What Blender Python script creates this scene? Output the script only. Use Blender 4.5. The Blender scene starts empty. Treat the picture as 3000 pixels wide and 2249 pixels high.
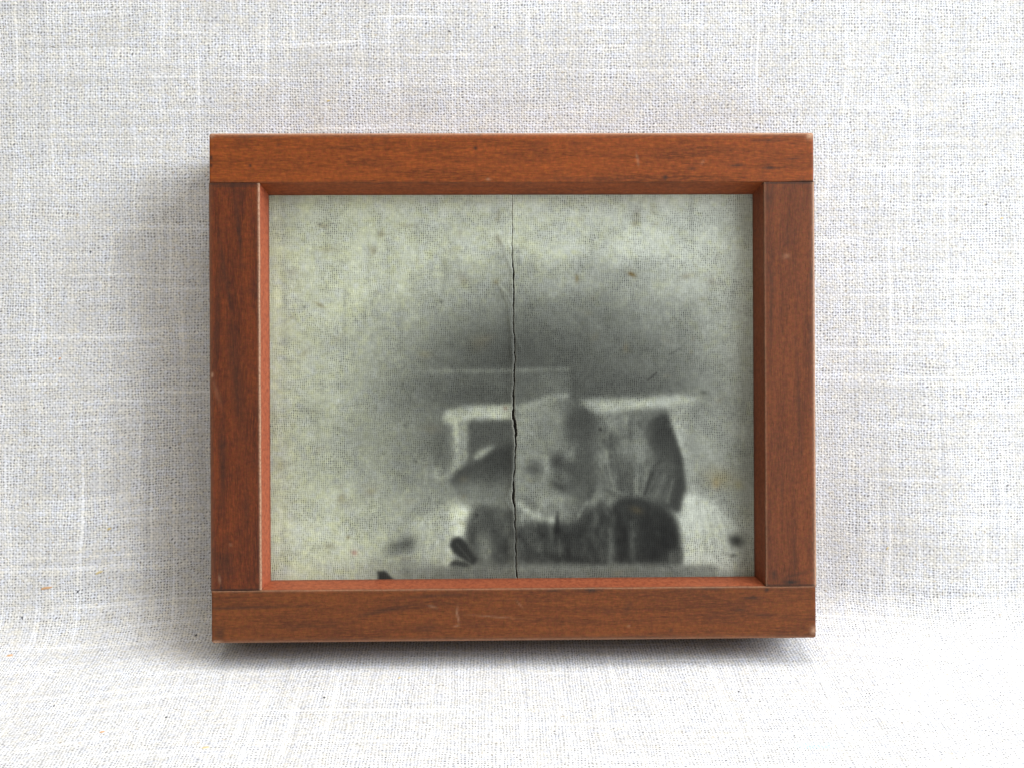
import bpy, bmesh, math, random
import numpy as np
from mathutils import Vector, Matrix
from mathutils.bvhtree import BVHTree

random.seed(4)
rng = np.random.default_rng(7)
scene = bpy.context.scene
C = scene.collection
MM = 0.001

# ------------------------------------------------------------------ dimensions
W, H, T = 151.8 * MM, 127.0 * MM, 23.0 * MM      # frame outer size and thickness
LEAN = math.radians(14.0)
FPX = 3621.0                                     # focal length in photo pixels (3000 wide)
CAMZ = 309.5 * MM
PXM = FPX / CAMZ                                 # photo pixels per metre on the frame's front plane
CX, CY = 1500.0, 1124.5

# frame basis: X right, U up along the leaning frame, N out of its face
X = Vector((1, 0, 0))
U = Vector((0, math.sin(LEAN), math.cos(LEAN)))
N = Vector((0, -math.cos(LEAN), math.sin(LEAN)))
BASE = Vector((0, 0, 1.8 * MM))                       # back bottom edge, resting on the cloth
FR = Matrix(((X.x, U.x, N.x, BASE.x), (X.y, U.y, N.y, BASE.y), (X.z, U.z, N.z, BASE.z), (0, 0, 0, 1)))

# ------------------------------------------------------------------ camera
cam_d = bpy.data.cameras.new('camera')
cam = bpy.data.objects.new('camera', cam_d)
C.objects.link(cam)
scene.camera = cam
cam_d.sensor_fit = 'HORIZONTAL'
cam_d.sensor_width = 36.0
cam_d.lens = FPX / 3000 * 36.0
cam_d.clip_start = 0.01
cam_d.clip_end = 20
YAW, ROLL = math.radians(1.1), math.radians(0.29)
AIM_X, AIM_U = -0.5 * MM, 0.7 * MM
ctr = BASE + U * (H / 2) + N * T
back = (N * math.cos(YAW) - X * math.sin(YAW)).normalized()
right0 = U.cross(back).normalized()
up0 = back.cross(right0)
right = right0 * math.cos(ROLL) - up0 * math.sin(ROLL)
up = right0 * math.sin(ROLL) + up0 * math.cos(ROLL)
pos = ctr + back * CAMZ + right * AIM_X + up * AIM_U
cam.matrix_world = Matrix(((right.x, up.x, back.x, pos.x), (right.y, up.y, back.y, pos.y),
                           (right.z, up.z, back.z, pos.z), (0, 0, 0, 1)))

# ------------------------------------------------------------------ world and lamps (indoor window light)
world = bpy.data.worlds.new('World')
scene.world = world
world.use_nodes = True
bg = world.node_tree.nodes['Background']
bg.inputs[0].default_value = (1.0, 0.955, 0.78, 1)
bg.inputs[1].default_value = 0.34

def area(name, loc, target, size, power, color):
    l = bpy.data.lights.new(name, 'AREA')
    l.shape = 'RECTANGLE'
    l.size, l.size_y = size
    l.energy = power
    l.color = color
    o = bpy.data.objects.new(name, l)
    C.objects.link(o)
    o.location = loc
    o.rotation_euler = (Vector(target) - Vector(loc)).to_track_quat('-Z', 'Y').to_euler()
    return o

area('window_light', (0.98, -0.42, 0.70), (0, 0, 0.06), (1.0, 0.85), 28.2, (0.865, 0.93, 1.0))
area('ceiling_light', (0.10, 0.0, 1.20), (0, 0, 0.0), (0.7, 0.5), 8.5, (1.0, 0.985, 0.96))

vs = scene.view_settings
vs.view_transform = 'Standard'
vs.look = 'None'
vs.exposure = 0.06
vs.gamma = 1.0
vs.use_curve_mapping = False

# ------------------------------------------------------------------ node helpers
class NT:
    def __init__(self, name):
        self.m = bpy.data.materials.new(name)
        self.m.use_nodes = True
        self.t = self.m.node_tree
        self.b = self.t.nodes['Principled BSDF']
    def new(self, typ, **kw):
        n = self.t.nodes.new(typ)
        for k, v in kw.items():
            setattr(n, k, v)
        return n
    def put(self, sock, v):
        if isinstance(v, bpy.types.NodeSocket):
            self.t.links.new(v, sock)
        elif v is not None:
            sock.default_value = v
    def m_(self, op, a, b=None, c=None, clamp=False):
        n = self.new('ShaderNodeMath', operation=op, use_clamp=clamp)
        for i, v in enumerate((a, b, c)):
            if v is not None:
                self.put(n.inputs[i], v)
        return n.outputs[0]
    def mix(self, f, a, b, blend='MIX'):
        n = self.new('ShaderNodeMix', data_type='RGBA', blend_type=blend)
        self.put(n.inputs[0], f)
        self.put(n.inputs[6], a if isinstance(a, bpy.types.NodeSocket) else (*a, 1))
        self.put(n.inputs[7], b if isinstance(b, bpy.types.NodeSocket) else (*b, 1))
        return n.outputs[2]
    def noise(self, vec, scale, detail=2.0, rough=0.5):
        n = self.new('ShaderNodeTexNoise')
        self.put(n.inputs['Vector'], vec)
        n.inputs['Scale'].default_value = scale
        n.inputs['Detail'].default_value = detail
        n.inputs['Roughness'].default_value = rough
        return n.outputs[0]
    def xyz(self, x, y, z=0.0):
        n = self.new('ShaderNodeCombineXYZ')
        for i, v in enumerate((x, y, z)):
            self.put(n.inputs[i], v)
        return n.outputs[0]
    def step(self, v, a, b):
        n = self.new('ShaderNodeMapRange', interpolation_type='SMOOTHSTEP')
        self.put(n.inputs[0], v)
        n.inputs[1].default_value, n.inputs[2].default_value = a, b
        n.inputs[3].default_value, n.inputs[4].default_value = 0.0, 1.0
        return n.outputs[0]
    def uv(self):
        n = self.new('ShaderNodeUVMap', uv_map='UVMap')
        s = self.new('ShaderNodeSeparateXYZ')
        self.t.links.new(n.outputs[0], s.inputs[0])
        return n.outputs[0], s.outputs[0], s.outputs[1]

def srgb(r, g, b):
    f = lambda c: (c / 255 / 12.92) if c / 255 <= 0.04045 else ((c / 255 + 0.055) / 1.055) ** 2.4
    return (f(r), f(g), f(b))

# ------------------------------------------------------------------ linen cloth material
def linen_material(stain_uv):
    k = NT('linen')
    uv, u, v = k.uv()
    p = 0.76 * MM
    w1 = k.noise(k.xyz(u, k.m_('MULTIPLY', v, 0.25)), 160, 2)
    w2 = k.noise(k.xyz(k.m_('MULTIPLY', u, 0.25), v, 3.0), 160, 2)
    w3 = k.noise(k.xyz(u, v, 9.0), 700, 1)
    Uc = k.m_('ADD', k.m_('DIVIDE', u, p), k.m_('ADD', k.m_('MULTIPLY', w1, 3.0), k.m_('MULTIPLY', w3, 0.9)))
    Vc = k.m_('ADD', k.m_('DIVIDE', v, p * 0.93), k.m_('ADD', k.m_('MULTIPLY', w2, 3.0), k.m_('MULTIPLY', w3, 0.9)))
    cu = k.m_('COSINE', k.m_('MULTIPLY', Uc, math.pi))
    cv = k.m_('COSINE', k.m_('MULTIPLY', Vc, math.pi))
    su = k.m_('SINE', k.m_('MULTIPLY', Uc, math.pi))
    sv = k.m_('SINE', k.m_('MULTIPLY', Vc, math.pi))
    hole = k.m_('MULTIPLY', k.m_('MULTIPLY', cu, cu), k.m_('MULTIPLY', cv, cv))
    knot = k.m_('MULTIPLY', su, sv)                      # over / under checker of the plain weave
    # single threads: their own tone and thickness, running along the thread
    iu, iv = k.m_('FLOOR', k.m_('ADD', Uc, 0.0)), k.m_('FLOOR', Vc)
    tu = k.noise(k.xyz(k.m_('MULTIPLY', iu, 7.31), k.m_('MULTIPLY', v, 14.0)), 1.0, 2, 0.6)
    tv = k.noise(k.xyz(k.m_('MULTIPLY', u, 14.0), k.m_('MULTIPLY', iv, 5.77), 4.0), 1.0, 2, 0.6)
    slub_u = k.step(tu, 0.60, 0.74)
    slub_v = k.step(tv, 0.59, 0.73)
    slub = k.m_('MAXIMUM', slub_u, slub_v)
    cell = k.new('ShaderNodeTexWhiteNoise', noise_dimensions='2D')
    k.put(cell.inputs['Vector'], k.xyz(k.m_('ROUND', Uc), k.m_('ROUND', Vc)))
    patch = k.noise(uv, 90, 3, 0.6)
    hd = k.m_('MULTIPLY', hole, k.m_('MULTIPLY_ADD', cell.outputs[0], 0.8, k.m_('MULTIPLY_ADD', patch, 1.3, -0.36)))
    hd = k.m_('MULTIPLY', hd, k.m_('SUBTRACT', 1.0, k.m_('MULTIPLY', slub, 0.6)), clamp=True)
    fib = k.noise(uv, 2600, 2, 0.7)
    base = k.mix(k.step(patch, 0.3, 0.7), (0.67, 0.655, 0.635), (0.765, 0.76, 0.76))
    thr = k.m_('MULTIPLY_ADD', k.m_('ADD', tu, tv), 0.42, 0.58)
    thr = k.m_('MULTIPLY', thr, k.m_('MULTIPLY_ADD', fib, 0.36, 0.82))
    thr = k.m_('MULTIPLY', thr, k.m_('MULTIPLY_ADD', knot, 0.09, 1.0))
    g = k.new('ShaderNodeCombineColor')
    for i in range(3):
        k.put(g.inputs[i], thr)
    col = k.mix(1.0, base, g.outputs[0], 'MULTIPLY')
    col = k.mix(k.m_('MULTIPLY', slub, 0.30), col, (0.90, 0.895, 0.89))
    tint = k.noise(k.xyz(k.m_('MULTIPLY', iu, 0.37), k.m_('MULTIPLY', iv, 0.37), 2.0), 1.0, 3, 0.7)
    col = k.mix(1.0, col, k.mix(k.step(tint, 0.32, 0.68), (1.03, 1.0, 0.94), (0.955, 0.975, 1.06)), 'MULTIPLY')
    col = k.mix(1.0, col, k.mix(k.noise(k.xyz(u, v, 33.0), 1100, 3, 0.75), (0.80, 0.80, 0.80), (1.16, 1.16, 1.16)), 'MULTIPLY')
    # tan straw-coloured fibre bits
    bits = k.step(k.noise(k.xyz(u, v, 21.0), 900, 0), 0.76, 0.83)
    col = k.mix(k.m_('MULTIPLY', bits, 0.55), col, (0.42, 0.33, 0.22))
    col = k.mix(k.m_('MULTIPLY', hd, 1.0, clamp=True), col, (0.13, 0.125, 0.13))
    # faint blue stain on the cloth in front of the frame
    du = k.m_('DIVIDE', k.m_('SUBTRACT', u, stain_uv[0]), 7.5 * MM)
    dv = k.m_('DIVIDE', k.m_('SUBTRACT', v, stain_uv[1]), 1.9 * MM)
    d = k.m_('SQRT', k.m_('ADD', k.m_('MULTIPLY', du, du), k.m_('MULTIPLY', dv, dv)))
    sm = k.m_('MULTIPLY', k.m_('SUBTRACT', 1.0, k.step(d, 0.3, 1.0)), k.step(k.noise(uv, 600, 2), 0.35, 0.6))
    col = k.mix(k.m_('MULTIPLY', sm, 0.5), col, (0.42, 0.66, 0.78))
    k.put(k.b.inputs['Base Color'], col)
    k.b.inputs['Roughness'].default_value = 0.95
    k.b.inputs['Specular IOR Level'].default_value = 0.1
    hgt = k.m_('ADD', k.m_('MULTIPLY_ADD', knot, 0.35, k.m_('MULTIPLY', hole, -0.9)), k.m_('MULTIPLY', slub, 0.3))
    bump = k.new('ShaderNodeBump')
    bump.inputs['Strength'].default_value = 0.4
    bump.inputs['Distance'].default_value = 0.16 * MM
    k.put(bump.inputs['Height'], hgt)
    k.put(k.b.inputs['Normal'], bump.outputs[0])
    return k.m

# ------------------------------------------------------------------ cloth sheet: floor, soft fold, leaning back
WALL_LEAN = math.radians(12.5)
RAD = 13 * MM
top_back = BASE + U * H
FOOT = top_back.y - math.tan(WALL_LEAN) * top_back.z      # where the back plane would meet the floor
TURN = math.pi / 2 - WALL_LEAN
tl = RAD * math.tan(TURN / 2)
def profile(s):
    """arc length s (0 at the start of the fold) -> (y, z)"""
    y0 = FOOT - tl
    if s <= 0:
        return y0 + s, 0.0
    L = RAD * TURN
    if s <= L:
        a = s / RAD
        return y0 + RAD * math.sin(a), RAD * (1 - math.cos(a))
    a = TURN
    t = s - L
    return y0 + RAD * math.sin(a) + t * math.cos(a), RAD * (1 - math.cos(a)) + t * math.sin(a)

def smooth_noise_2d(x, y, seed):
    r = np.random.default_rng(seed)
    out = np.zeros_like(x)
    for i in range(9):
        fx, fy = r.normal(0, 22), r.normal(0, 14)
        out += np.sin(x * fx + y * fy + r.uniform(0, 6.28)) / 3
    return out

xs = np.concatenate([np.linspace(-0.42, -0.17, 60)[:-1], np.linspace(-0.17, 0.17, 200), np.linspace(0.17, 0.42, 60)[1:]])
ss = np.concatenate([np.linspace(-0.50, -0.10, 70)[:-1], np.linspace(-0.10, 0.03, 130), np.linspace(0.03, 0.40, 150)[1:]])
gx, gs = np.meshgrid(xs, ss)
bulge = smooth_noise_2d(gx, gs, 3)
verts = []
for j in range(len(ss)):
    y, z = profile(ss[j])
    y2, z2 = profile(ss[j] + 1e-5)
    ny, nz = -(z2 - z) / 1e-5, (y2 - y) / 1e-5
    for i in range(len(xs)):
        x = xs[i]
        # flat where the frame rests, softly uneven elsewhere
        away = min(1.0, max(0.0, (abs(x) - 0.072) / 0.03))
        h = 0.5 * MM * bulge[j, i] * away
        # the fold opens a little wider on the left
        fold = math.exp(-((ss[j] - 0.006) / 0.022) ** 2) * (1.6 * MM if x < 0 else 0.9 * MM) * away
        h += fold
        # beside the frame the cloth sags forward a little near the floor
        t1 = min(1.0, max(0.0, (abs(x) - 0.074) / 0.05))
        t2 = min(1.0, max(0.0, (ss[j] - 0.02) / 0.12))
        t3 = min(1.0, max(0.0, (ss[j] + 0.12) / 0.08))
        sag = 7.0 * MM * t1 * t1 * (3 - 2 * t1) * (1 - t2 * t2 * (3 - 2 * t2)) * t3 * t3 * (3 - 2 * t3)
        verts.append((x, y + ny * h - sag, z + nz * h))
nxv = len(xs)
faces = [(j * nxv + i, j * nxv + i + 1, (j + 1) * nxv + i + 1, (j + 1) * nxv + i)
         for j in range(len(ss) - 1) for i in range(nxv - 1)]
me = bpy.data.meshes.new('linen_cloth')
me.from_pydata(verts, [], faces)
uvl = me.uv_layers.new(name='UVMap')
li = np.zeros(len(me.loops), dtype=np.int32)
me.loops.foreach_get('vertex_index', li)
uvs = np.stack([gx.ravel()[li], gs.ravel()[li]], 1).astype(np.float32)
uvl.data.foreach_set('uv', uvs.ravel())
me.polygons.foreach_set('use_smooth', [True] * len(me.polygons))
cloth = bpy.data.objects.new('linen_cloth', me)
C.objects.link(cloth)
cloth['kind'] = 'structure'
cloth['label'] = 'off-white linen cloth curving up behind the wooden frame'
bvh = BVHTree.FromPolygons([Vector(v) for v in verts], faces)

def hit(px, py):
    d = (right * (px - CX) + up * (CY - py) - back * FPX).normalized()
    loc, nor, idx, dist = bvh.ray_cast(pos, d)
    f = faces[idx]
    return loc, nor, (float(gx.ravel()[f[0]]), float(gs.ravel()[f[0]]))

_, _, st_uv = hit(2395, 2183)
me.materials.append(linen_material(st_uv))

# flecks of straw and dark fibre caught in the weave (parts of the cloth)
def fleck_material(name, col):
    k = NT(name)
    tc = k.new('ShaderNodeTexCoord')
    n = k.noise(tc.outputs['Object'], 3.0, 3)
    k.put(k.b.inputs['Base Color'], k.mix(n, tuple(c * 0.7 for c in col), tuple(min(1, c * 1.25) for c in col)))
    k.b.inputs['Roughness'].default_value = 0.9
    return k.m
M_or = fleck_material('straw_orange', (0.60, 0.36, 0.20))
M_dk = fleck_material('dark_fibre', (0.10, 0.10, 0.11))
M_tn = fleck_material('straw_tan', (0.62, 0.50, 0.27))
def fleck_mesh(name, mat, seed):
    r = random.Random(seed)
    bm = bmesh.new()
    bmesh.ops.create_icosphere(bm, subdivisions=1, radius=0.5)
    for v in bm.verts:
        v.co *= r.uniform(0.75, 1.2)
        v.co.y += 0.12 * math.sin(v.co.x * 4)
    m = bpy.data.meshes.new(name)
    bm.to_mesh(m)
    bm.free()
    m.materials.append(mat)
    return m
FM = {'o': fleck_mesh('fleck', M_or, 1), 'd': fleck_mesh('fleck', M_dk, 2), 't': fleck_mesh('fleck', M_tn, 3)}
flecks = [('o', 135, 1721, 40, 9, 4), ('o', 29, 1918, 18, 10, -20), ('o', 300, 2142, 15, 9, -30), ('d', 228, 1732, 9, 11, 0),
          ('d', 65, 1808, 9, 10, 40), ('d', 574, 1860, 10, 11, 0), ('t', 290, 1676, 26, 9, 15), ('t', 602, 2188, 24, 8, 0),
          ('d', 487, 2100, 14, 7, 40), ('t', 320, 1548, 14, 10, 0), ('d', 950, 2042, 13, 8, 40), ('d', 265, 738, 10, 9, 0),
          ('d', 498, 1310, 13, 8, 30), ('t', 962, 296, 12, 8, 0), ('d', 1450, 80, 8, 9, 0), ('d', 1316, 92, 12, 7, -35),
          ('t', 2935, 640, 10, 8, 0), ('d', 2890, 600, 10, 7, 0), ('t', 1170, 1984, 10, 8, 0), ('d', 155, 138, 22, 3, -15),
          ('d', 2165, 2025, 8, 8, 0), ('o', 175, 1050, 9, 8, 0), ('d', 158, 2066, 6, 6, 0), ('t', 2600, 1605, 12, 7, 40)]
for kind, px, py, ln, wd, ang in flecks:
    loc, nor, _ = hit(px, py)
    if nor.dot(back) < 0:
        nor = -nor
    s = (loc - pos).length / FPX * (0.72 if kind == 'd' else 0.9)
    o = bpy.data.objects.new('fleck', FM[kind])
    C.objects.link(o)
    tx = X - nor * X.dot(nor)
    tx.normalize()
    ty = nor.cross(tx)
    rot = Matrix((tx, ty, nor)).transposed().to_4x4() @ Matrix.Rotation(math.radians(ang), 4, 'Z')
    fore = 1.0 / max(0.35, abs(nor.dot((pos - loc).normalized())))
    o.matrix_world = Matrix.Translation(loc) @ rot @ Matrix.Diagonal((ln * s, wd * s * min(fore, 1.8), 0.28 * MM, 1))
    mw = o.matrix_world.copy()
    o.parent = cloth
    o.matrix_world = mw

# ------------------------------------------------------------------ wood
def wood_material(name, c_dark, c_mid, c_light, seed, inner_light):
    k = NT(name)
    uv, a, b = k.uv()                                     # a along the grain, b across (metres)
    warp = k.noise(k.xyz(k.m_('MULTIPLY', a, 0.18), b, seed), 110, 3)
    bb = k.m_('ADD', b, k.m_('MULTIPLY', warp, 3.5 * MM))
    broad = k.noise(k.xyz(k.m_('MULTIPLY', a, 0.10), bb, seed + 1), 330, 4, 0.6)
    fine = k.noise(k.xyz(k.m_('MULTIPLY', a, 0.13), bb, seed + 2), 2600, 3, 0.65)
    blot = k.noise(k.xyz(a, b, seed + 3), 210, 4, 0.6)
    pores = k.step(k.noise(k.xyz(k.m_('MULTIPLY', a, 0.09), b, seed + 4), 3400, 1), 0.64, 0.74)
    figure = k.noise(k.xyz(a, k.m_('MULTIPLY', b, 0.35), seed + 5), 1500, 2, 0.6)
    col = k.mix(k.step(broad, 0.30, 0.66), c_dark, c_mid)
    col = k.mix(k.m_('MULTIPLY', k.step(fine, 0.40, 0.72), 0.55), col, c_light)
    col = k.mix(k.m_('MULTIPLY', k.step(blot, 0.50, 0.75), 0.5), col, c_dark)
    col = k.mix(k.m_('MULTIPLY', k.step(figure, 0.5, 0.7), 0.25), col, c_dark)
    col = k.mix(k.m_('MULTIPLY', pores, 0.55), col, tuple(c * 0.45 for c in c_dark))
    mot = k.noise(k.xyz(a, b, seed + 8), 900, 4, 0.75)
    mo2 = k.noise(k.xyz(a, b, seed + 9), 1300, 3, 0.7)
    col = k.mix(1.0, col, k.mix(k.step(mot, 0.3, 0.7), (0.78, 0.77, 0.78), (1.12, 1.10, 1.06)), 'MULTIPLY')
    col = k.mix(1.0, col, k.mix(k.step(mo2, 0.3, 0.7), (0.94, 1.05, 0.9), (1.05, 0.93, 1.08)), 'MULTIPLY')
    at = k.new('ShaderNodeAttribute', attribute_name='wear_light')
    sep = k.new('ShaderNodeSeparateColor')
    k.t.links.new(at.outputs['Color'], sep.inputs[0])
    col = k.mix(k.m_('MULTIPLY', sep.outputs[2], inner_light), col, k.mix(k.step(mot, 0.28, 0.68), (0.24, 0.045, 0.022), (0.46, 0.118, 0.052)))  # inner faces: lit and shaded sides painted in, amount set per member
    brk = k.noise(k.xyz(a, b, seed + 6), 1500, 3, 0.7)
    dirt_dark = k.m_('MULTIPLY', sep.outputs[0], k.m_('MULTIPLY_ADD', brk, 1.1, 0.45), clamp=True)
    col = k.mix(dirt_dark, col, (0.022, 0.016, 0.013))
    worn_lit = k.m_('MULTIPLY', sep.outputs[1], k.m_('MULTIPLY_ADD', k.step(brk, 0.25, 0.65), 0.6, 0.4), clamp=True)
    col = k.mix(worn_lit, col, (0.58, 0.36, 0.23))
    k.put(k.b.inputs['Base Color'], col)
    k.put(k.b.inputs['Roughness'], k.m_('MULTIPLY_ADD', blot, 0.25, 0.36))
    k.b.inputs['Specular IOR Level'].default_value = 0.2
    bump = k.new('ShaderNodeBump')
    bump.inputs['Strength'].default_value = 0.35
    bump.inputs['Distance'].default_value = 0.05 * MM
    k.put(bump.inputs['Height'], k.m_('ADD', fine, k.m_('MULTIPLY_ADD', pores, -0.8, k.m_('MULTIPLY', sep.outputs[0], -1.0))))
    k.put(k.b.inputs['Normal'], bump.outputs[0])
    return k.m

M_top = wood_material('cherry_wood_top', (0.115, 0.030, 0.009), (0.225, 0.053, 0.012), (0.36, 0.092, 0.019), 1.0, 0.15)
M_bot = wood_material('cherry_wood_bottom', (0.088, 0.028, 0.012), (0.158, 0.047, 0.014), (0.215, 0.067, 0.019), 11.0, 0.5)
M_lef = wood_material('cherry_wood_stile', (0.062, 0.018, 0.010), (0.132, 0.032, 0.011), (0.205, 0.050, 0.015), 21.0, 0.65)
M_rig = wood_material('cherry_wood_stile_worn', (0.090, 0.029, 0.014), (0.148, 0.044, 0.017), (0.20, 0.060, 0.022), 31.0, 0.2)

# positions on the frame's front plane, from photo pixels (frame-local metres: x, u)
def fx(px): return (px - 1502.0) / PXM
def fu(py): return H / 2 - (py - 1134.0) / PXM
IN_L, IN_R = fx(761.5), fx(2240.0)                        # inner edges on the front plane
IN_T, IN_B = fu(536.0), fu(1724.0)
PRN = T - 6.5 * MM                                        # depth of the print's surface
TAP_L, TAP_R, TAP_T, TAP_B = 1.25 * MM, 1.5 * MM, 2.15 * MM, 1.55 * MM   # taper of the inner faces down to the print

frame = bpy.data.objects.new('framed_photograph', None)
C.objects.link(frame)
frame.empty_display_size = 0.02
frame.matrix_world = FR
frame['label'] = 'reddish brown wooden frame holding a cracked faded photograph on cloth'
frame['category'] = 'picture frame'

def round_outer(p, r=0.85 * MM):
    """round the outer edges and corners of the whole frame"""
    lo = Vector((-W / 2 + r, r, -1.0))
    hi = Vector((W / 2 - r, H - r, T - 0.45 * MM))
    q = Vector((min(max(p.x, lo.x), hi.x), min(max(p.y, lo.y), hi.y), min(max(p.z, lo.z), hi.z)))
    d = p - q
    d2 = Vector((d.x / r, d.y / r, d.z / (0.45 * MM)))
    m = max(abs(d2.x), abs(d2.y), abs(d2.z))
    if d2.length > 1.0:
        d2 = d2.normalized() * min(1.0, d2.length)
    return q + Vector((d2.x * r, d2.y * r, d2.z * 0.45 * MM))

def wobble(a, seed, amp):
    return amp * (math.sin(a * 310 + seed) + 0.6 * math.sin(a * 731 + seed * 2.3) + 0.4 * math.sin(a * 1700 + seed * 5))

def member(name, mat, axis, a0, a1, outer, inner, taper, sign, marks, worn_edges, seed, zoff=0.0):
    """one length of frame. axis 'x': rail along x; axis 'u': stile along u.
    outer/inner: cross coordinate of its outer and inner front edge; sign: +1 if the opening lies towards +cross."""
    # closed cross section as (cross, depth n, tag)
    prof = []
    rin = 0.28 * MM
    nfront = int(abs(inner - outer) / (0.35 * MM))
    for i in range(nfront + 1):
        t = i / nfront
        # denser near both edges
        t = 0.5 - 0.5 * math.cos(math.pi * t) if i in (0, nfront) else t
        prof.append((outer + (inner - sign * rin - outer) * t, T + zoff))
    for i in range(1, 5):
        a = math.pi / 2 * i / 4
        prof.append((inner - sign * rin + sign * rin * math.sin(a), T + zoff - rin + rin * math.cos(a)))
    depth = T - PRN
    for i in range(1, 13):
        t = i / 12
        prof.append((inner + sign * taper * t, T + zoff - rin - (depth - rin + zoff) * t))
    prof.append((inner + sign * taper, 0.0))
    for i in range(1, 7):
        prof.append((inner + sign * taper + (outer - inner - sign * taper) * i / 6, 0.0))
    for n in (0.3, 0.6, 0.85):
        prof.append((outer, T * n))
    for d in (1.0, 0.7, 0.45, 0.3, 0.18, 0.08):
        prof.append((outer, T + zoff - d * MM))
    na = int((a1 - a0) / (0.40 * MM))
    al = [a0 + (a1 - a0) * i / na for i in range(na + 1)]
    for d in (0.08, 0.18, 0.3, 0.5, 0.7):                 # extra rings at the ends for the rounding
        al += [a0 + d * MM, a1 - d * MM]
    al = sorted(al)
    vs_, wear_light = [], []
    P = len(prof)
    cum = [0.0]
    for i in range(1, P):
        cum.append(cum[-1] + math.hypot(prof[i][0] - prof[i - 1][0], prof[i][1] - prof[i - 1][1]))
    for a in al:
        for (c, n) in prof:
            nearin = math.exp(-abs(c - inner) / (0.3 * MM))
            cc = c + sign * wobble(a, seed, 0.025 * MM) * nearin
            p = Vector((a, cc, n)) if axis == 'x' else Vector((cc, a, n))
            q = round_outer(p)
            vs_.append(q)
            d_ = w_ = 0.0
            front = n > T - 0.5 * MM
            for (mx, mu, rx, ru, ang, kind, amt) in marks:
                X_, U_ = q.x - fx(mx), q.y - fu(mu)
                if not front:
                    continue
                ca, sa = math.cos(ang), math.sin(ang)
                xr, ur = (X_ * ca + U_ * sa) * PXM / rx, (-X_ * sa + U_ * ca) * PXM / ru
                e = math.exp(-(xr * xr + ur * ur))
                if kind == 'd':
                    d_ = max(d_, e * amt)
                else:
                    w_ = max(w_, e * amt)
            # pale rubbed outer arrises, more where listed
            do = abs(c - outer)
            if n > T - 1.2 * MM and do < 1.5 * MM:
                w_ = max(w_, worn_edges * math.exp(-((do + (T + zoff - n)) / (0.35 * MM)) ** 1.0))
            # rubbed inner arris, plus a highlight painted along the left stile's inner edge
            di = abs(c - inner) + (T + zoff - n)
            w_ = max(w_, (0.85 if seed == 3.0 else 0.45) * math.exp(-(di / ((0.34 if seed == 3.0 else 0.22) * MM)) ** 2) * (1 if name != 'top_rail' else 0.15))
            # darker at the bottom of the rebate
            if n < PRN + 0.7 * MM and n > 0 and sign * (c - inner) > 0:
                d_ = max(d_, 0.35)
            if min(a - a0, a1 - a) < 0.45 * MM and axis == 'u':
                d_ = max(d_, 0.55)
            wear_light.append((d_, w_, 1.0 if (sign * (c - inner) > 0 and n > PRN - 1 * MM) else 0.0, 1))
    fs = []
    for i in range(len(al) - 1):
        for j in range(P):
            j2 = (j + 1) % P
            f = (i * P + j, (i + 1) * P + j, (i + 1) * P + j2, i * P + j2)
            fs.append(f)
    fs.append(tuple(range(P)))
    fs.append(tuple((len(al) - 1) * P + j for j in reversed(range(P))))
    m = bpy.data.meshes.new(name)
    m.from_pydata([tuple(v) for v in vs_], [], fs)
    bm = bmesh.new()
    bm.from_mesh(m)
    bmesh.ops.recalc_face_normals(bm, faces=bm.faces)
    bm.to_mesh(m)
    bm.free()
    ca_ = m.color_attributes.new('wear_light', 'FLOAT_COLOR', 'POINT')
    ca_.data.foreach_set('color', np.array(wear_light, dtype=np.float32).ravel())
    ul = m.uv_layers.new(name='UVMap')
    cuv = np.zeros((len(vs_), 2), dtype=np.float32)
    for i, a in enumerate(al):
        for j in range(P):
            cuv[i * P + j] = (a, cum[j])
    li_ = np.zeros(len(m.loops), dtype=np.int32)
    m.loops.foreach_get('vertex_index', li_)
    ul.data.foreach_set('uv', cuv[li_].ravel())
    m.polygons.foreach_set('use_smooth', [len(p.vertices) == 4 for p in m.polygons])
    m.materials.append(mat)
    o = bpy.data.objects.new(name, m)
    C.objects.link(o)
    o.parent = frame
    return o

D, L_ = 'd', 'l'
top_marks = [(1393, 436, 5, 5, 0, D, 1.0), (1401, 395, 10, 4, 0, D, .7), (1950, 522, 7, 6, .3, D, 1.0), (2160, 487, 22, 3.5, .1, D, .9),
             (2258, 495, 18, 4, 0, D, .95), (2330, 467, 32, 3.5, .12, D, .6), (2030, 497, 12, 4, 0, D, .6), (2250, 415, 50, 4, 0, D, .5),
             (735, 486, 3.5, 5, 0, D, .9), (622, 462, 4, 8, 0, D, .9), (622, 486, 4, 5, 0, D, .9), (1868, 470, 3, 16, .15, L_, .3),
             (2060, 478, 9, 3, .9, L_, .2), (1430, 527, 6, 3, 0, L_, .4), (750, 400, 60, 5, 0, D, .45), (1700, 525, 200, 6, 0, D, .25),
             (820, 425, 8, 3, .3, D, .6), (2370, 535, 60, 4, 0, D, .75), (700, 537, 80, 3, 0, D, .6), (2378, 398, 12, 10, .7, L_, .9),
             (625, 398, 10, 6, .5, L_, .5), (1250, 395, 300, 3, 0, L_, .35), (2250, 393, 120, 4, 0, L_, .8), (1050, 430, 90, 4, .05, D, .25)]
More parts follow.
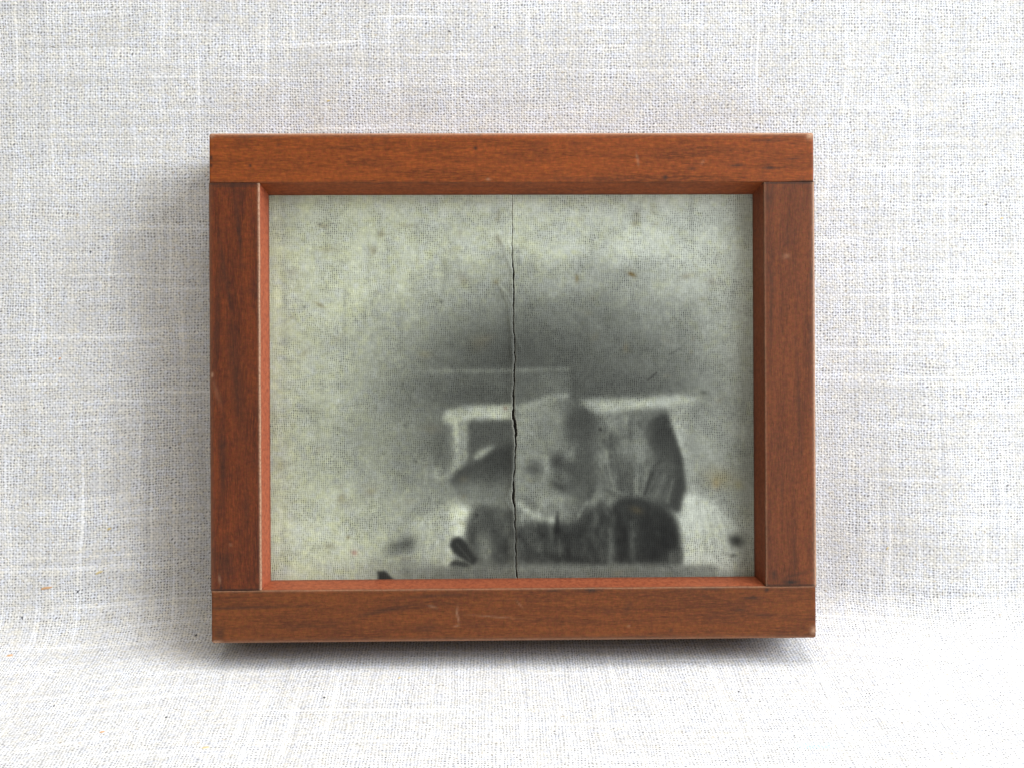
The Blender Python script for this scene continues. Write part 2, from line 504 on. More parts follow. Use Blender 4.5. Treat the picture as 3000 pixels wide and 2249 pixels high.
bot_marks = [(1726, 1731, 16, 5, 0, D, .95), (1610, 1732, 22, 3, 0, D, .7), (2243, 1734, 6, 6, 0, D, .95), (2200, 1757, 28, 3.5, 0, D, .8),
             (2080, 1729, 40, 4, 0, D, .6), (2165, 1792, 16, 3, .1, D, .6), (2220, 1808, 30, 3, 0, D, .45), (2060, 1750, 14, 3, 0, D, .4),
             (1332, 1790, 2.5, 14, -.1, L_, .32), (1330, 1832, 8, 2.5, .2, L_, .25), (1336, 1812, 2.5, 14, .15, L_, .25), (1440, 1806, 60, 2, -.08, L_, .2),
             (1515, 1770, 14, 2, -.9, L_, .2), (1835, 1837, 3, 3, 0, L_, .3), (700, 1774, 150, 4, .02, D, .55), (1100, 1790, 90, 7, .2, D, .45),
             (1255, 1744, 120, 5, .05, D, .4), (1832, 1785, 10, 22, -.5, D, .35), (640, 1850, 16, 24, 0, D, .55), (1240, 1840, 30, 16, 0, D, .3),
             (630, 1874, 18, 5, 0, L_, .7), (2380, 1855, 8, 12, 0, L_, .5), (1960, 1850, 5, 4, 0, D, .7),
             (1260, 1775, 12, 3, -.3, L_, .25), (1500, 1874, 700, 4, 0, L_, .25), (1780, 1870, 300, 3, 0, D, .25), (900, 1830, 120, 5, 0, D, .25)]
lef_marks = [(660, 800, 8, 120, .15, D, .5), (700, 660, 6, 90, .1, D, .5), (690, 1100, 22, 160, .1, D, .45), (650, 1350, 10, 120, 0, D, .5),
             (720, 1480, 10, 60, 0, D, .3), (655, 1640, 30, 40, 0, D, .5), (645, 1716, 4, 6, 0, D, .9), (620, 1095, 4, 6, 0, L_, .7), (673, 1590, 5, 3, -.6, L_, .2),
             (632, 1140, 8, 40, .3, L_, .08), (640, 1690, 3, 12, .1, L_, .3), (700, 1723, 70, 4, 0, D, .8), (690, 545, 80, 3, 0, D, .6), (640, 900, 8, 200, -.05, D, .4)]
rig_marks = [(2315, 1712, 22, 7, 0, D, 1.0), (2330, 1690, 40, 5, .3, D, .5), (2265, 1690, 7, 16, 0, D, .7), (2360, 537, 40, 6, 0, D, .8), (2252, 580, 12, 40, 0, D, .4),
             (2305, 755, 10, 7, .4, L_, .2), (2378, 810, 5, 12, 0, D, .6), (2310, 700, 3, 60, .05, D, .35), (2260, 900, 5, 140, -.02, D, .4), (2340, 1200, 6, 160, .03, D, .35),
             (2290, 1450, 5, 120, 0, D, .3), (2378, 1000, 5, 20, 0, D, .4), (2325, 1650, 4, 60, 0, D, .4)]
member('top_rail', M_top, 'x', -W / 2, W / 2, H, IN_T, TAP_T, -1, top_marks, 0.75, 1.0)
member('bottom_rail', M_bot, 'x', -W / 2, W / 2, 0.0, IN_B, TAP_B, 1, bot_marks, 0.35, 2.0)
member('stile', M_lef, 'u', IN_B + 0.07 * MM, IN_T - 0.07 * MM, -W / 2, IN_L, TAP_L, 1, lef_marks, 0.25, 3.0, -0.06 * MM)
member('stile', M_rig, 'u', IN_B + 0.07 * MM, IN_T - 0.07 * MM, W / 2, IN_R, TAP_R, -1, rig_marks, 0.8, 4.0, 0.04 * MM)

# ------------------------------------------------------------------ the photograph: printed on cloth, cracked down the middle
# tone map drawn in the coordinates of the print (2076 x 1658 units over the visible opening)
RW, RH = 2076, 1658
SC = 3.2
tw, th = int(RW / SC) + 1, int(RH / SC) + 1
tx_, ty_ = np.meshgrid(np.arange(tw) * SC, np.arange(th) * SC)

def blur(a, sig):
    s = sig / SC
    if s < 0.25:
        return a
    r = int(3 * s) + 1
    kx = np.exp(-0.5 * (np.arange(-r, r + 1) / s) ** 2)
    kx /= kx.sum()
    ap = np.pad(a, ((r, r), (r, r)), mode='edge')
    ap = np.apply_along_axis(lambda m: np.convolve(m, kx, mode='valid'), 0, ap)
    return np.apply_along_axis(lambda m: np.convolve(m, kx, mode='valid'), 1, ap)

def poly(pts, sig):
    m = np.zeros(tx_.shape, bool)
    n = len(pts)
    for i in range(n):
        (x1, y1), (x2, y2) = pts[i], pts[(i + 1) % n]
        if y1 == y2:
            continue
        cond = (ty_ >= min(y1, y2)) & (ty_ < max(y1, y2))
        xi = x1 + (ty_ - y1) * (x2 - x1) / (y2 - y1)
        m ^= cond & (tx_ < xi)
    return blur(m.astype(float), sig)

def blob(cx, cy, rx, ry, ang=0.0):
    c, s = math.cos(ang), math.sin(ang)
    dx, dy = tx_ - cx, ty_ - cy
    return np.exp(-(((dx * c + dy * s) / rx) ** 2 + ((-dx * s + dy * c) / ry) ** 2))

def line(pts, w):
    d = np.full(tx_.shape, 1e9)
    for (x1, y1), (x2, y2) in zip(pts[:-1], pts[1:]):
        vx, vy = x2 - x1, y2 - y1
        t = np.clip(((tx_ - x1) * vx + (ty_ - y1) * vy) / (vx * vx + vy * vy), 0, 1)
        d = np.minimum(d, np.hypot(tx_ - x1 - t * vx, ty_ - y1 - t * vy))
    return np.exp(-(d / w) ** 2)

def vnoise(sx, sy, seed):
    r = np.random.default_rng(seed)
    g = r.normal(0, 1, (int(RH / sy) + 4, int(RW / sx) + 4))
    yy, xx = ty_ / sy, tx_ / sx
    y0, x0 = yy.astype(int), xx.astype(int)
    fy, fx_ = yy - y0, xx - x0
    fy, fx_ = fy * fy * (3 - 2 * fy), fx_ * fx_ * (3 - 2 * fx_)
    return (g[y0, x0] * (1 - fx_) + g[y0, x0 + 1] * fx_) * (1 - fy) + (g[y0 + 1, x0] * (1 - fx_) + g[y0 + 1, x0 + 1] * fx_) * fy

# background tone: scattered samples, smoothly blended
ctl = []
def row(y, *pairs):
    for x, t in pairs:
        ctl.append((x, y, t))
row(40, (60, 178), (300, 188), (600, 190), (900, 190), (1200, 192), (1500, 190), (1800, 190), (2040, 185))
row(220, (60, 182), (300, 188), (600, 187), (900, 188), (1200, 190), (1500, 192), (1800, 192), (2040, 188))
row(390, (60, 184), (300, 190), (600, 180), (800, 168), (950, 158), (1050, 150), (1150, 160), (1300, 160), (1450, 148), (1600, 158), (1800, 180), (2040, 185))
row(500, (60, 184), (300, 184), (600, 162), (800, 140), (950, 128), (1050, 108), (1150, 122), (1300, 118), (1450, 118), (1600, 145), (1750, 138), (1900, 165), (2040, 178))
row(620, (60, 180), (250, 176), (450, 166), (600, 148), (750, 122), (900, 98), (1050, 86), (1150, 96), (1300, 106), (1450, 112), (1600, 120), (1750, 128), (1900, 158), (2040, 170))
row(720, (60, 178), (250, 172), (450, 150), (600, 128), (750, 104), (900, 92), (1050, 82), (1150, 90), (1300, 92), (1450, 100), (1600, 108), (1750, 120), (1900, 150), (2040, 165))
row(850, (60, 178), (250, 168), (450, 146), (600, 124), (750, 104), (900, 94), (1050, 84), (1150, 92), (1300, 88), (1450, 98), (1600, 100), (1750, 106), (1900, 140), (2040, 160))
row(1020, (60, 174), (250, 166), (450, 144), (600, 128), (720, 112), (850, 110), (1850, 150), (1950, 152), (2040, 155))
row(1180, (60, 174), (250, 168), (450, 152), (600, 138), (720, 122), (850, 120), (1850, 150), (1950, 142), (2040, 150))
row(1320, (60, 182), (250, 176), (450, 166), (600, 148), (750, 140), (1850, 160), (1950, 152), (2040, 155))
row(1460, (60, 188), (250, 188), (450, 180), (600, 160), (750, 158), (1850, 182), (1950, 165), (2040, 162))
row(1620, (60, 184), (250, 186), (400, 176), (520, 150), (620, 130), (800, 120), (1200, 118), (1600, 118), (1850, 138), (1950, 172), (2040, 150))
ctl = np.array(ctl, float)
num = np.zeros(tx_.shape)
den = np.zeros(tx_.shape)
for x, y, t in ctl:
    wgt = np.exp(-(((tx_ - x) / 105) ** 2 + ((ty_ - y) / 80) ** 2)) + 1e-7
    num += wgt * t
    den += wgt
TONE = blur(num / den, 18)

def put(mask, tone, amt=1.0):
    global TONE
    TONE = TONE + (tone - TONE) * mask * amt

# window / mantel rectangle behind the figure
put(poly([(700, 768), (1285, 768), (1285, 885), (700, 895)], 9), 108, .5)
put(poly([(1150, 775), (1287, 775), (1287, 880), (1150, 880)], 10), 118, .6)
put(line([(520, 764), (700, 760), (1060, 758), (1275, 752)], 12), 132, .6)
put(line([(1296, 770), (1300, 880)], 12), 84, .6)
put(blob(1400, 800, 180, 60), 92, .5)
put(blob(880, 860, 190, 45), 88, .6)
# chair back, and cloth fold shading at the left edge
put(line([(76, 0), (84, 800), (74, 1660)], 14), 160, .35)  # left edge bands: shading of cloth folds painted into the print
put(line([(30, 0), (28, 1660)], 10), 165, .5)
put(poly([(742, 950), (760, 922), (850, 905), (1040, 898), (1042, 965), (870, 962), (790, 988), (752, 980)], 9), 168)
put(blob(835, 940, 30, 22), 160, .6)
put(blob(975, 945, 40, 16), 192, .7)
put(poly([(860, 972), (1046, 966), (1048, 1062), (905, 1112), (850, 1160), (845, 1000)], 10), 88)
put(poly([(778, 980), (850, 972), (850, 1120), (836, 1150), (790, 1160), (775, 1110)], 9), 138)
put(line([(800, 975), (806, 1150)], 13), 168, .9)
put(line([(840, 985), (838, 1130)], 7), 142, .7)
put(line([(805, 1140), (770, 1195), (735, 1212), (712, 1195), (718, 1172)], 15), 150, .85)
put(blob(740, 1178, 10, 9), 135, .7)
put(poly([(705, 985), (770, 985), (768, 1120), (740, 1160), (700, 1140)], 22), 100, .8)
put(poly([(878, 1138), (880, 1112), (905, 1088), (965, 1068), (955, 1090), (905, 1128)], 9), 160)
# dark hat or shoulder on the left of the crack
hat = poly([(772, 1226), (800, 1185), (850, 1150), (905, 1130), (960, 1090), (1050, 1058), (1052, 1300), (930, 1300), (800, 1270)], 11)
put(hat, np.clip(58 + (ty_ - 1090 + (tx_ - 900) * .30) * 0.24, 58, 120))
put(blob(1000, 1140, 60, 55), 62, .5)
put(blob(880, 1265, 120, 38), 124, .75)
put(poly([(860, 1350), (900, 1310), (1055, 1290), (1055, 1420), (900, 1400)], 26), 112, .8)
# white sleeve
put(poly([(600, 1450), (650, 1370), (700, 1330), (800, 1312), (858, 1345), (848, 1440), (800, 1470), (772, 1590), (620, 1560)], 18), 174, .9)
put(poly([(770, 1330), (820, 1325), (862, 1352), (840, 1450), (800, 1450), (770, 1400)], 12), 206, .95)
put(poly([(755, 1480), (780, 1480), (790, 1570), (752, 1580)], 8), 180, .8)
for q in range(7):
    put(line([(660 + q * 17, 1400 + 5 * q), (640 + q * 18, 1570)], 9), 146 if q % 2 else 172, .35)
put(blob(570, 1492, 62, 36, -.3), 98, .85)
put(blob(600, 1480, 22, 20), 84, .4)
put(line([(500, 1555), (560, 1540), (620, 1530)], 9), 168, .6)
put(blob(588, 1600, 30, 38), 118, .7)
put(poly([(466, 1600), (498, 1598), (545, 1642), (470, 1642)], 5), 62)
# dark coat, left half
put(poly([(846, 1400), (868, 1350), (905, 1322), (1055, 1350), (1055, 1572), (885, 1572), (838, 1470)], 12), 84)
put(poly([(895, 1420), (945, 1415), (968, 1570), (900, 1575)], 16), 124, .85)
put(blob(985, 1500, 40, 70), 66, .8)
put(blob(880, 1400, 30, 40), 92, .6)
put(poly([(770, 1490), (785, 1462), (815, 1456), (840, 1478), (888, 1552), (872, 1578), (845, 1562), (790, 1525)], 6), 58)
put(line([(800, 1485), (858, 1555)], 4), 84, .5)
put(poly([(766, 1580), (785, 1556), (830, 1560), (868, 1582)], 6), 70)
# head: a rounded pale head, lit from the left, its right side in soft shade
head = poly([(1052, 930), (1110, 895), (1180, 868), (1250, 860), (1320, 880), (1375, 925), (1408, 1000), (1416, 1090), (1408, 1190), (1385, 1280),
             (1345, 1355), (1280, 1395), (1210, 1400), (1140, 1380), (1090, 1340), (1052, 1300)], 10)
shade = np.clip(134 - 54 / (1 + np.exp(-(tx_ - 1275 - (ty_ - 1120) * 0.05) / 32)), 80, 160)
put(head, shade)
put(blob(1180, 1000, 80, 60), 120, .8)
put(blob(1195, 930, 60, 30), 138, .5)
put(blob(1095, 975, 40, 70), 142, .5)
put(line([(1056, 915), (1130, 898), (1200, 872), (1262, 866)], 16), 150, .7)
put(poly([(1268, 965), (1300, 885), (1365, 915), (1410, 1000), (1408, 1105), (1350, 1112), (1300, 1062), (1262, 1030)], 20), 76, .85)
put(blob(1290, 900, 40, 22), 112, .5)
put(blob(1230, 1075, 75, 24), 128, .5)
put(blob(1345, 1085, 50, 34), 92, .5)
# brows and eye sockets
put(blob(1130, 1170, 50, 38, .1), 82, .85)
put(line([(1090, 1125), (1140, 1112), (1180, 1130)], 15), 142, .3)
put(blob(1335, 1180, 80, 60, -.1), 88, .7)
put(line([(1230, 1150), (1285, 1172), (1360, 1150)], 24), 82, .6)
put(blob(1230, 1142, 44, 38, .4), 70, .85)
put(blob(1283, 1112, 20, 22, -.3), 140, .7)
# nose, mouth, cheeks, chin
put(line([(1186, 1130), (1184, 1195), (1178, 1222)], 16), 144, .7)
put(blob(1240, 1205, 30, 30), 104, .5)
put(blob(1310, 1240, 55, 24), 94, .4)
put(blob(1236, 1246, 42, 22, .4), 70, .85)
put(blob(1105, 1255, 44, 46), 136, .6)
put(blob(1205, 1305, 60, 24), 150, .7)
put(blob(1330, 1245, 55, 50), 96, .6)
put(blob(1295, 1325, 60, 30), 132, .6)
put(line([(1066, 1318), (1130, 1370), (1215, 1394)], 16), 164, .75)
put(line([(1320, 1368), (1352, 1318)], 11), 146, .65)
put(line([(1075, 1290), (1140, 1330), (1230, 1345)], 12), 120, .35)
# shawl and cloth on the right
put(poly([(1400, 960), (1600, 930), (1650, 1100), (1600, 1290), (1440, 1300), (1400, 1180)], 22), 112)
put(poly([(1400, 960), (1600, 930), (1650, 1100), (1600, 1290), (1440, 1300), (1400, 1180)], 22), 112 + 16 * vnoise(22, 70, 31) + 8 * vnoise(14, 20, 32), .8)
put(blob(1560, 1080, 55, 70), 142, .7)
put(blob(1470, 975, 60, 35), 128, .8)
put(blob(1455, 1070, 55, 26, -.4), 88, .8)
put(blob(1510, 1150, 40, 40), 96, .7)
put(blob(1540, 1180, 14, 22), 92, .6)
put(blob(1430, 1220, 40, 90), 90, .6)
put(blob(1500, 1225, 40, 55, .4), 84, .7)
put(line([(1435, 1100), (1450, 1200), (1470, 1260)], 9), 132, .7)
put(line([(1470, 1090), (1490, 1190)], 7), 84, .6)
put(line([(1410, 1150), (1450, 1250), (1520, 1290)], 8), 128, .5)
put(line([(1390, 1280), (1460, 1370)], 8), 112, .6)
put(poly([(1600, 995), (1622, 965), (1692, 934), (1716, 1000), (1758, 1110), (1776, 1250), (1748, 1362), (1690, 1345), (1590, 1290), (1584, 1285), (1606, 1185), (1632, 1110), (1606, 1050)], 8), 68 + 50 * np.clip((1735 - tx_) / 130, 0, 1) * np.clip((ty_ - 1060) / 90, 0, 1) + 22 * np.clip((1650 - tx_) / 50, 0, 1) * np.clip((1110 - ty_) / 60, 0, 1))
put(poly([(1605, 1285), (1640, 1200), (1725, 1125), (1735, 1180), (1690, 1325)], 16), 100, .6)
put(line([(1702, 1070), (1650, 1160), (1602, 1275)], 13), 76, .7)
for q in range(4):
    put(line([(1620 + q * 24, 1280 + q * 12), (1665 + q * 18, 1190 + q * 10)], 6), 114 if q % 2 else 82, .6)
put(line([(1598, 1280), (1628, 1190)], 8), 70, .7)
put(line([(1580, 1290), (1600, 1210)], 9), 128, .6)
# chair rail on the right and its bright post
put(poly([(1318, 884), (1400, 876), (1560, 880), (1700, 862), (1835, 866), (1838, 890), (1720, 914), (1560, 922), (1400, 942), (1370, 925)], 12), 164)
put(blob(1640, 895, 140, 20), 182, .6)
put(poly([(1692, 905), (1800, 900), (1800, 1230), (1782, 1250), (1762, 1110), (1722, 1000)], 10), 156, .85)
put(line([(1722, 960), (1768, 1120)], 8), 168, .7)
put(poly([(1775, 930), (1812, 925), (1815, 1150), (1785, 1150)], 14), 132, .6)
put(blob(1850, 853, 16, 10), 96, .9)
# skirt on the right
put(poly([(1778, 1270), (1880, 1320), (1960, 1400), (2010, 1480), (1960, 1600), (1770, 1580), (1750, 1520), (1745, 1400)], 15), 196, .95)
for q in range(8):
    put(line([(1800 + q * 18, 1300 + q * 12), (1830 + q * 18, 1420 + q * 5), (1840 + q * 19, 1540)], 9), 152 if q % 2 else 186, .4)
put(line([(1757, 1390), (1770, 1570)], 12), 206, .85)
put(blob(1985, 1482, 36, 30, .6), 68, .95)
put(blob(1972, 1545, 18, 9), 110, .8)
put(blob(1930, 1575, 40, 28), 190, .6)
# dark coat, right half, and the round dark cushion
put(poly([(1050, 1412), (1130, 1396), (1230, 1412), (1318, 1392), (1352, 1345), (1420, 1300), (1460, 1360), (1460, 1572), (1050, 1572)], 15), 66)
put(blob(1110, 1440, 40, 40), 84, .5)
put(blob(1180, 1500, 90, 36), 82, .5)
put(blob(1340, 1555, 150, 14), 58, .7)
put(line([(1060, 1450), (1130, 1530), (1420, 1570)], 14), 54, .6)
put(line([(1390, 1370), (1378, 1440), (1392, 1500)], 13), 88, .6)
put(line([(1420, 1330), (1452, 1380)], 11), 96, .6)
put(blob(1345, 1420, 20, 60), 56, .7)
put(line([(1235, 1470), (1236, 1540)], 6), 96, .6)
put(poly([(1228, 1340), (1236, 1400), (1236, 1440), (1216, 1452), (1212, 1430)], 5), 46, .95)
put(poly([(1448, 1340), (1500, 1292), (1580, 1294), (1672, 1326), (1726, 1380), (1742, 1440), (1752, 1572), (1470, 1572)], 13), 52)
put(blob(1600, 1340, 110, 26), 66, .6)
put(blob(1640, 1470, 90, 80), 44, .8)
put(line([(1449, 1430), (1452, 1575)], 12), 104, .6)
put(line([(1545, 1400), (1542, 1560)], 13), 84, .65)
put(blob(1620, 1385, 60, 30), 48, .6)
put(poly([(1692, 1525), (1755, 1515), (1760, 1575), (1692, 1572)], 8), 98, .85)
# floor strip below
put(poly([(700, 1585), (1900, 1585), (1900, 1660), (700, 1660)], 9), 118, .6)

put(poly([(840, 1330), (1440, 1310), (1760, 1380), (1750, 1575), (860, 1575)], 30), TONE + 7 * vnoise(24, 60, 33) + 4 * vnoise(14, 22, 34), 1.0)
put(poly([(1060, 930), (1400, 930), (1400, 1330), (1060, 1330)], 30), TONE + 3 * vnoise(30, 30, 35), 1.0)
for q in range(26):
    x_ = rng.uniform(30, 2050)
    y_ = rng.uniform(0, 500)
    put(line([(x_, y_), (x_ + rng.normal(0, 8), y_ + rng.uniform(60, 260))], rng.uniform(5, 12)), TONE * (0.93 if q % 3 else 1.05), .8)
# blotches of age
TONE *= 1 + 0.012 * vnoise(45, 45, 1) + 0.022 * vnoise(16, 16, 2) + 0.016 * vnoise(110, 90, 3) + 0.022 * vnoise(7, 7, 14)
TONE *= 1 + 0.012 * vnoise(4, 26, 4) + 0.010 * vnoise(26, 5, 5)
TONE = np.clip(TONE, 38, 214)

# colour: greenish grey print on yellowed cloth
lum = (TONE / 255.0) ** 2.2 * np.clip((TONE / 185.0) ** 0.5, 0, 1.02)
yel = np.clip(0.68 + 0.12 * vnoise(60, 50, 6) + 0.30 * vnoise(20, 20, 7) + 0.2 * vnoise(9, 9, 15) - (tx_ - 500) / 2400, 0, 1.4)
yel = yel * np.clip((TONE - 70) / 110, 0, 1)
colr = np.stack([lum * (0.975 + 0.02 * yel), lum * (1.025 + 0.012 * yel), lum * (0.89 - 0.14 * yel)], -1)

def stain(mask, c):
    global colr
    colr = colr + (np.array(c) - colr) * mask[..., None]
BR, BK = (0.17, 0.13, 0.055), (0.02, 0.02, 0.018)
for (x, y, rx, ry, an, c, a) in [
        (245, 145, 26, 10, .1, BR, .5), (232, 140, 7, 5, 0, BK, .5), (490, 182, 14, 16, 0, BR, .5), (455, 250, 18, 20, .3, BR, .5), (265, 245, 38, 14, 0, BR, .35),
        (590, 145, 40, 10, 0, BR, .3), (230, 478, 26, 8, .5, BR, .55), (165, 487, 7, 6, 0, BK, .7), (832, 372, 30, 18, .4, BR, .32), (1315, 370, 8, 17, 0, BR, .85),
        (1549, 355, 18, 10, .35, (.16, .11, .03), .95), (1540, 350, 8, 6, 0, (.12, .08, .02), .8), (1780, 362, 26, 12, -.3, BR, .45), (1890, 382, 24, 20, 0, BR, .3),
        (370, 1520, 14, 12, .3, (.40, .15, .11), .6), (345, 1455, 9, 9, 0, BR, .7), (1410, 1006, 8, 11, .3, BK, .95), (887, 1366, 8, 7, 0, BK, .85),
        (740, 467, 7, 6, 0, BK, .75), (585, 985, 8, 8, 0, BK, .5), (632, 1137, 5, 5, 0, BK, .7), (962, 1435, 7, 9, 0, BK, .7), (1920, 1215, 70, 42, .2, (.30, .24, .07), .38),
        (1900, 1240, 18, 22, 0, (.32, .22, .06), .4), (1995, 1245, 20, 20, 0, (.30, .26, .08), .35), (315, 1290, 16, 22, .4, BR, .4), (440, 1262, 30, 20, -.3, BR, .35), (340, 1310, 40, 30, .3, BR, .2),
        (822, 180, 12, 26, 0, BR, .3), (120, 340, 26, 18, 0, BR, .25), (985, 100, 8, 26, 0, BR, .35), (975, 120, 10, 9, 0, BR, .35), (1570, 110, 16, 36, 0, BR, .35), (1560, 140, 12, 10, 0, BR, .4),
        (1650, 140, 18, 10, 0, BR, .3), (1640, 75, 16, 22, 0, BR, .3), (1330, 120, 20, 12, 0, BR, .2), (60, 1150, 22, 26, 0, BR, .35), (265, 1490, 24, 14, -.3, BR, .3), (1010, 915, 10, 9, .5, (.20, .10, .06), .6),
        (670, 690, 26, 16, 0, BR, .25), (1520, 665, 12, 20, 0, BR, .3), (900, 640, 40, 30, 0, BR, .15), (300, 620, 40, 18, -.5, BR, .2), (700, 1000, 40, 20, 0, BR, .15), (985, 210, 14, 24, -.4, BR, .4),
        (972, 385, 14, 12, 0, BR, .5)]:
    stain(blob(x, y, rx, ry, an) * a, c)
for _ in range(70):
    x, y = rng.uniform(40, 2040), rng.uniform(30, 1620)
    if rng.uniform() < 0.75 and x > 900 and y > 650:
        continue
    stain(blob(x, y, rng.uniform(6, 34), rng.uniform(6, 16), rng.uniform(-1, 1)) * rng.uniform(.08, .26), BR)
stain(line([(1612, 802), (1628, 790), (1650, 770)], 3.5) * .8, BK)
stain(line([(1705, 694), (1750, 668)], 3) * .55, BK)
stain(line([(1985, 395), (1900, 520)], 3) * .0, BK)

# relief of the sheet: lifted edge along the crack, wrinkles running into it (units: metres)
def r2n(nx_, ny_):
    return ((nx_ - 780) * 1.4417, (ny_ - 560) * 1.4417)
rel = np.zeros(tx_.shape)
for pts, w, h in [([(1462, 690), (1478, 720), (1486, 755), (1500, 785), (1503, 860)], 7, .34),
                  ([(1460, 830), (1482, 860), (1498, 890), (1505, 914)], 5, .34),
                  ([(1470, 850), (1490, 895), (1496, 960), (1500, 1020), (1503, 1060)], 6, .32),
                  ([(1509, 985), (1530, 1030)], 5, .2), ([(1495, 1000), (1500, 1060), (1504, 1110)], 6, .22),
                  ([(1498, 1340), (1500, 1390)], 7, .3), ([(1480, 1460), (1495, 1425), (1500, 1400)], 8, .34), ([(1482, 1470), (1500, 1500)], 6, .3)]:
    rel += line([r2n(*p) for p in pts], w) * h * 0.3 * MM
rel += 0.10 * MM * vnoise(260, 200, 12) + 0.02 * MM * vnoise(40, 40, 13)

def samp(arr, x, y):
    gx_, gy_ = np.clip(x / SC, 0, tw - 1.001), np.clip(y / SC, 0, th - 1.001)
    x0, y0 = gx_.astype(int), gy_.astype(int)
    fx_, fy = gx_ - x0, gy_ - y0
    if arr.ndim == 3:
        fx_, fy = fx_[..., None], fy[..., None]
    return (arr[y0, x0] * (1 - fx_) + arr[y0, x0 + 1] * fx_) * (1 - fy) + (arr[y0 + 1, x0] * (1 - fx_) + arr[y0 + 1, x0 + 1] * fx_) * fy

# print plane: photo pixels -> frame-local metres, at its own depth behind the frame's face
ZP = CAMZ + (T - PRN)
PPM = FPX / ZP
camL = FR.inverted() @ pos
def plx(px): return camL.x + math.sin(YAW) * 9 * MM * 0 + (px - CX) / PPM + PRN_DX
def plu(py): return camL.y - (py - CY) / PPM
PRN_DX = math.tan(YAW) * ZP
# crack: centre line and half width (photo pixels)
cr = np.array([(540, 1503, .5), (640, 1503, .9), (700, 1502, 1.3), (760, 1503, 1.8), (790, 1505, 3.2), (850, 1507, 3), (900, 1505, 3.2), (930, 1504, 2.0), (1000, 1508, 2.4), (1050, 1509, 2.8),
               (1075, 1508, 3), (1130, 1505, 3), (1180, 1504, 4.6), (1215, 1504, 6.5), (1240, 1507, 7), (1262, 1510, 6.5), (1290, 1511, 4.5), (1330, 1508, 2.6), (1360, 1507, 2.2), (1400, 1504, 3.4), (1430, 1504, 4.5), (1446, 1502, 6.5),
               (1458, 1502, 6.5), (1474, 1505, 4), (1500, 1507, 3), (1560, 1508, 2.6), (1620, 1509, 2.4), (1670, 1510, 2.6), (1720, 1512, 2)], float)

def weave_print_material():
    k = NT('print_on_cloth')
    at = k.new('ShaderNodeAttribute', attribute_name='print')
    uv, u, v = k.uv()
    p = 0.455 * MM
    wv = k.noise(k.xyz(u, v), 260, 2)
    Uc = k.m_('ADD', k.m_('DIVIDE', u, p), k.m_('MULTIPLY', wv, 2.2))
    Vc = k.m_('ADD', k.m_('DIVIDE', v, p * 1.22), k.m_('MULTIPLY', k.noise(k.xyz(u, v, 5), 260, 2), 2.2))
    cu = k.m_('COSINE', k.m_('MULTIPLY', Uc, math.pi))
    cv = k.m_('COSINE', k.m_('MULTIPLY', Vc, math.pi))
    cu2, cv2 = k.m_('MULTIPLY', cu, cu), k.m_('MULTIPLY', cv, cv)
    gap = k.m_('ADD', k.m_('MULTIPLY', cu2, 0.45), k.m_('MULTIPLY', k.m_('MULTIPLY', cu2, cv2), 0.75))
    cell = k.new('ShaderNodeTexWhiteNoise', noise_dimensions='2D')
    k.put(cell.inputs['Vector'], k.xyz(k.m_('ROUND', Uc), k.m_('ROUND', Vc)))
    patch = k.noise(k.xyz(u, v, 2), 120, 3, 0.6)
    amt = k.m_('MULTIPLY', k.m_('MULTIPLY_ADD', cell.outputs[0], 0.6, 0.25), k.step(patch, 0.25, 0.75))
    dk = k.m_('MULTIPLY', gap, k.m_('MULTIPLY_ADD', amt, 0.75, 0.12), clamp=True)
    f = k.m_('SUBTRACT', 1.12, k.m_('MULTIPLY', dk, 1.4))
    f = k.m_('MULTIPLY', f, k.m_('MULTIPLY_ADD', k.noise(k.xyz(u, v, 8), 2200, 2, 0.7), 0.5, 0.79))
    g = k.new('ShaderNodeCombineColor')
    for i in range(3):
        k.put(g.inputs[i], f)
    col = k.mix(1.0, at.outputs['Color'], g.outputs[0], 'MULTIPLY')
    k.put(k.b.inputs['Base Color'], col)
    k.b.inputs['Roughness'].default_value = 0.62
    k.b.inputs['Specular IOR Level'].default_value = 0.25
    bump = k.new('ShaderNodeBump')
    bump.inputs['Strength'].default_value = 0.35
    bump.inputs['Distance'].default_value = 0.06 * MM
    k.put(bump.inputs['Height'], k.m_('MULTIPLY', gap, -1.0))
    k.put(k.b.inputs['Normal'], bump.outputs[0])
    return k.m
M_print = weave_print_material()
GAIN = 0.82

photo = bpy.data.objects.new('photo_print', None)
C.objects.link(photo)
photo.parent = frame
photo.empty_display_size = 0.01

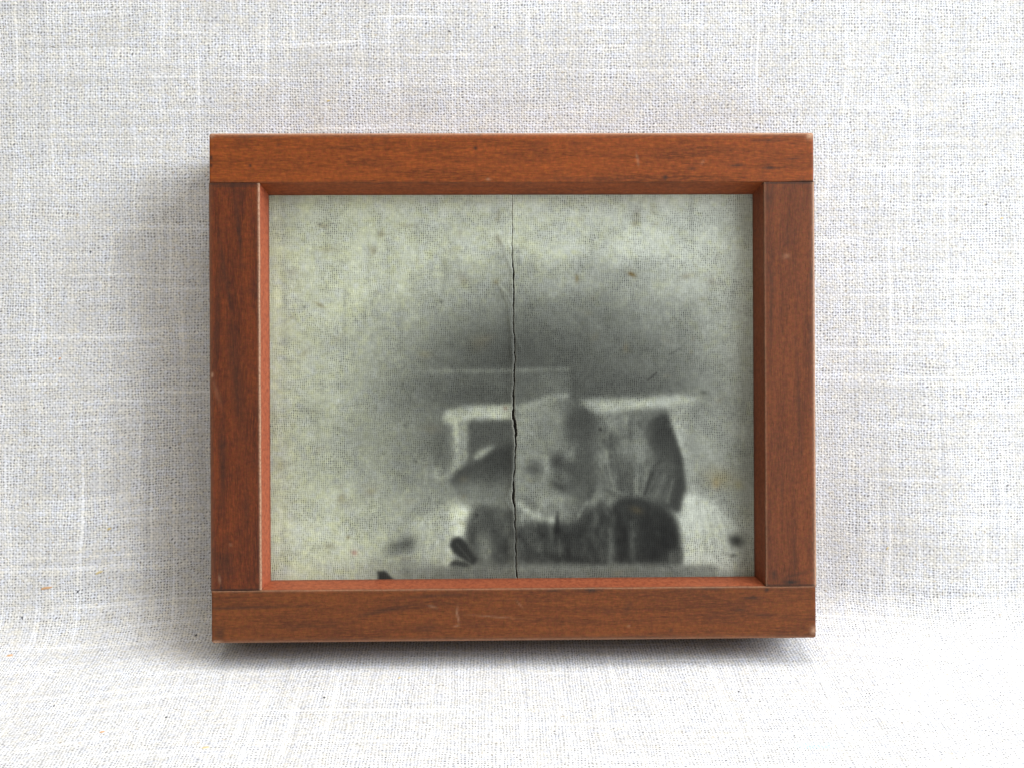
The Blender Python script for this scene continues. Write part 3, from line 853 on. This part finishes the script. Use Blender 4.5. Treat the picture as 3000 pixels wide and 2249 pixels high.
def piece(side):
    ny_, nx_ = 400, 250
    pys = np.linspace(548, 1716, ny_)
    cxs = np.interp(pys, cr[:, 0], cr[:, 1]) + 1.1 * np.sin(pys / 13.0) * np.sin(pys / 47.0) + 0.7 * np.sin(pys / 5.3 + 1) * np.sin(pys / 90.0)
    hws = np.interp(pys, cr[:, 0], cr[:, 2]) * 0.62
    rg = np.random.default_rng(5 + side)
    rag = rg.normal(0, 1, ny_)
    rag = np.convolve(rag, [.25, .5, .25], mode='same') * (0.9 if side < 0 else 0.35)
    t = np.linspace(0, 1, nx_)
    if side < 0:
        edge = cxs - hws * 1.15 + rag * np.clip(hws / 2.2, .5, 1.3)
        px = 768 + (edge[:, None] - 768) * t[None, :]
    else:
        edge = cxs + hws * 0.85 + rag * np.clip(hws / 2.2, .5, 1.3)
        px = edge[:, None] + (2232 - edge[:, None]) * t[None, :]
    py = np.repeat(pys[:, None], nx_, 1)
    rx, ry = r2n(px, py)
    h = samp(rel, rx, ry)
    d = np.abs(px - cxs[:, None])
    lift = np.exp(-(d / 22) ** 2) * (0.25 if side < 0 else 0.12) * MM * np.clip((py - 620) / 200, 0, 1)
    z = PRN - 0.10 * MM + h + lift
    inner = np.minimum(np.minimum(px - 775, 2222 - px), np.minimum(py - 556, 1708 - py))
    z = PRN - 0.1 * MM + (z - PRN + 0.1 * MM) * np.clip(inner / 40, 0, 1)
    co = np.stack([plx(px), plu(py), z], -1).reshape(-1, 3)
    colv = samp(colr, rx, ry) * GAIN
    # bare fibre shows along the torn edge
    e = np.exp(-((np.abs(px - edge[:, None])) / 3.2) ** 2) * np.clip(hws[:, None] / 5, .15, 1) * 0.45
    colv = colv + (np.array((0.40, 0.38, 0.32)) - colv) * e[..., None]
    n0 = co.shape[0]
    low = co.copy()
    low[:, 2] -= 0.28 * MM
    allv = np.concatenate([co, low])
    q = np.arange(n0).reshape(ny_, nx_)
    f = np.stack([q[:-1, :-1], q[1:, :-1], q[1:, 1:], q[:-1, 1:]], -1).reshape(-1, 4)
    faces_ = f.tolist()
    for ring in (q[0, :], q[-1, :][::-1], q[:, 0][::-1], q[:, -1]):
        for a, b in zip(ring[:-1], ring[1:]):
            faces_.append((int(a), int(b), int(b) + n0, int(a) + n0))
    m = bpy.data.meshes.new('print_piece')
    m.from_pydata(allv.tolist(), [], faces_)
    ca_ = m.color_attributes.new('print', 'FLOAT_COLOR', 'POINT')
    c4 = np.ones((2 * n0, 4), np.float32)
    c4[:n0, :3] = colv.reshape(-1, 3)
    c4[n0:, :3] = (0.25, 0.22, 0.16)
    ca_.data.foreach_set('color', c4.ravel())
    ul = m.uv_layers.new(name='UVMap')
    li_ = np.zeros(len(m.loops), dtype=np.int32)
    m.loops.foreach_get('vertex_index', li_)
    ul.data.foreach_set('uv', allv[li_][:, :2].astype(np.float32).ravel())
    m.polygons.foreach_set('use_smooth', [True] * len(m.polygons))
    m.materials.append(M_print)
    o = bpy.data.objects.new('print_piece', m)
    C.objects.link(o)
    o.parent = photo
    return o
piece(-1)
piece(1)

# dark backing board behind the crack
def backing():
    k = NT('backing_board')
    tc = k.new('ShaderNodeTexCoord')
    n = k.noise(tc.outputs['Object'], 300, 3)
    k.put(k.b.inputs['Base Color'], k.mix(n, (0.012, 0.010, 0.008), (0.04, 0.034, 0.026)))
    k.b.inputs['Roughness'].default_value = 0.9
    bm = bmesh.new()
    bmesh.ops.create_cube(bm, size=1.0)
    x0, x1, u0, u1 = IN_L - 1 * MM, IN_R + 1 * MM, IN_B - 1 * MM, IN_T + 1 * MM
    z0, z1 = PRN - 3.2 * MM, PRN - 0.75 * MM
    for v in bm.verts:
        v.co = Vector(((x0 + x1) / 2 + v.co.x * (x1 - x0), (u0 + u1) / 2 + v.co.y * (u1 - u0), (z0 + z1) / 2 + v.co.z * (z1 - z0)))
    bmesh.ops.bevel(bm, geom=bm.edges[:], offset=0.3 * MM, segments=2, affect='EDGES')
    m = bpy.data.meshes.new('backing_board')
    bm.to_mesh(m)
    bm.free()
    m.materials.append(k.m)
    o = bpy.data.objects.new('backing_board', m)
    C.objects.link(o)
    o.parent = frame
backing()
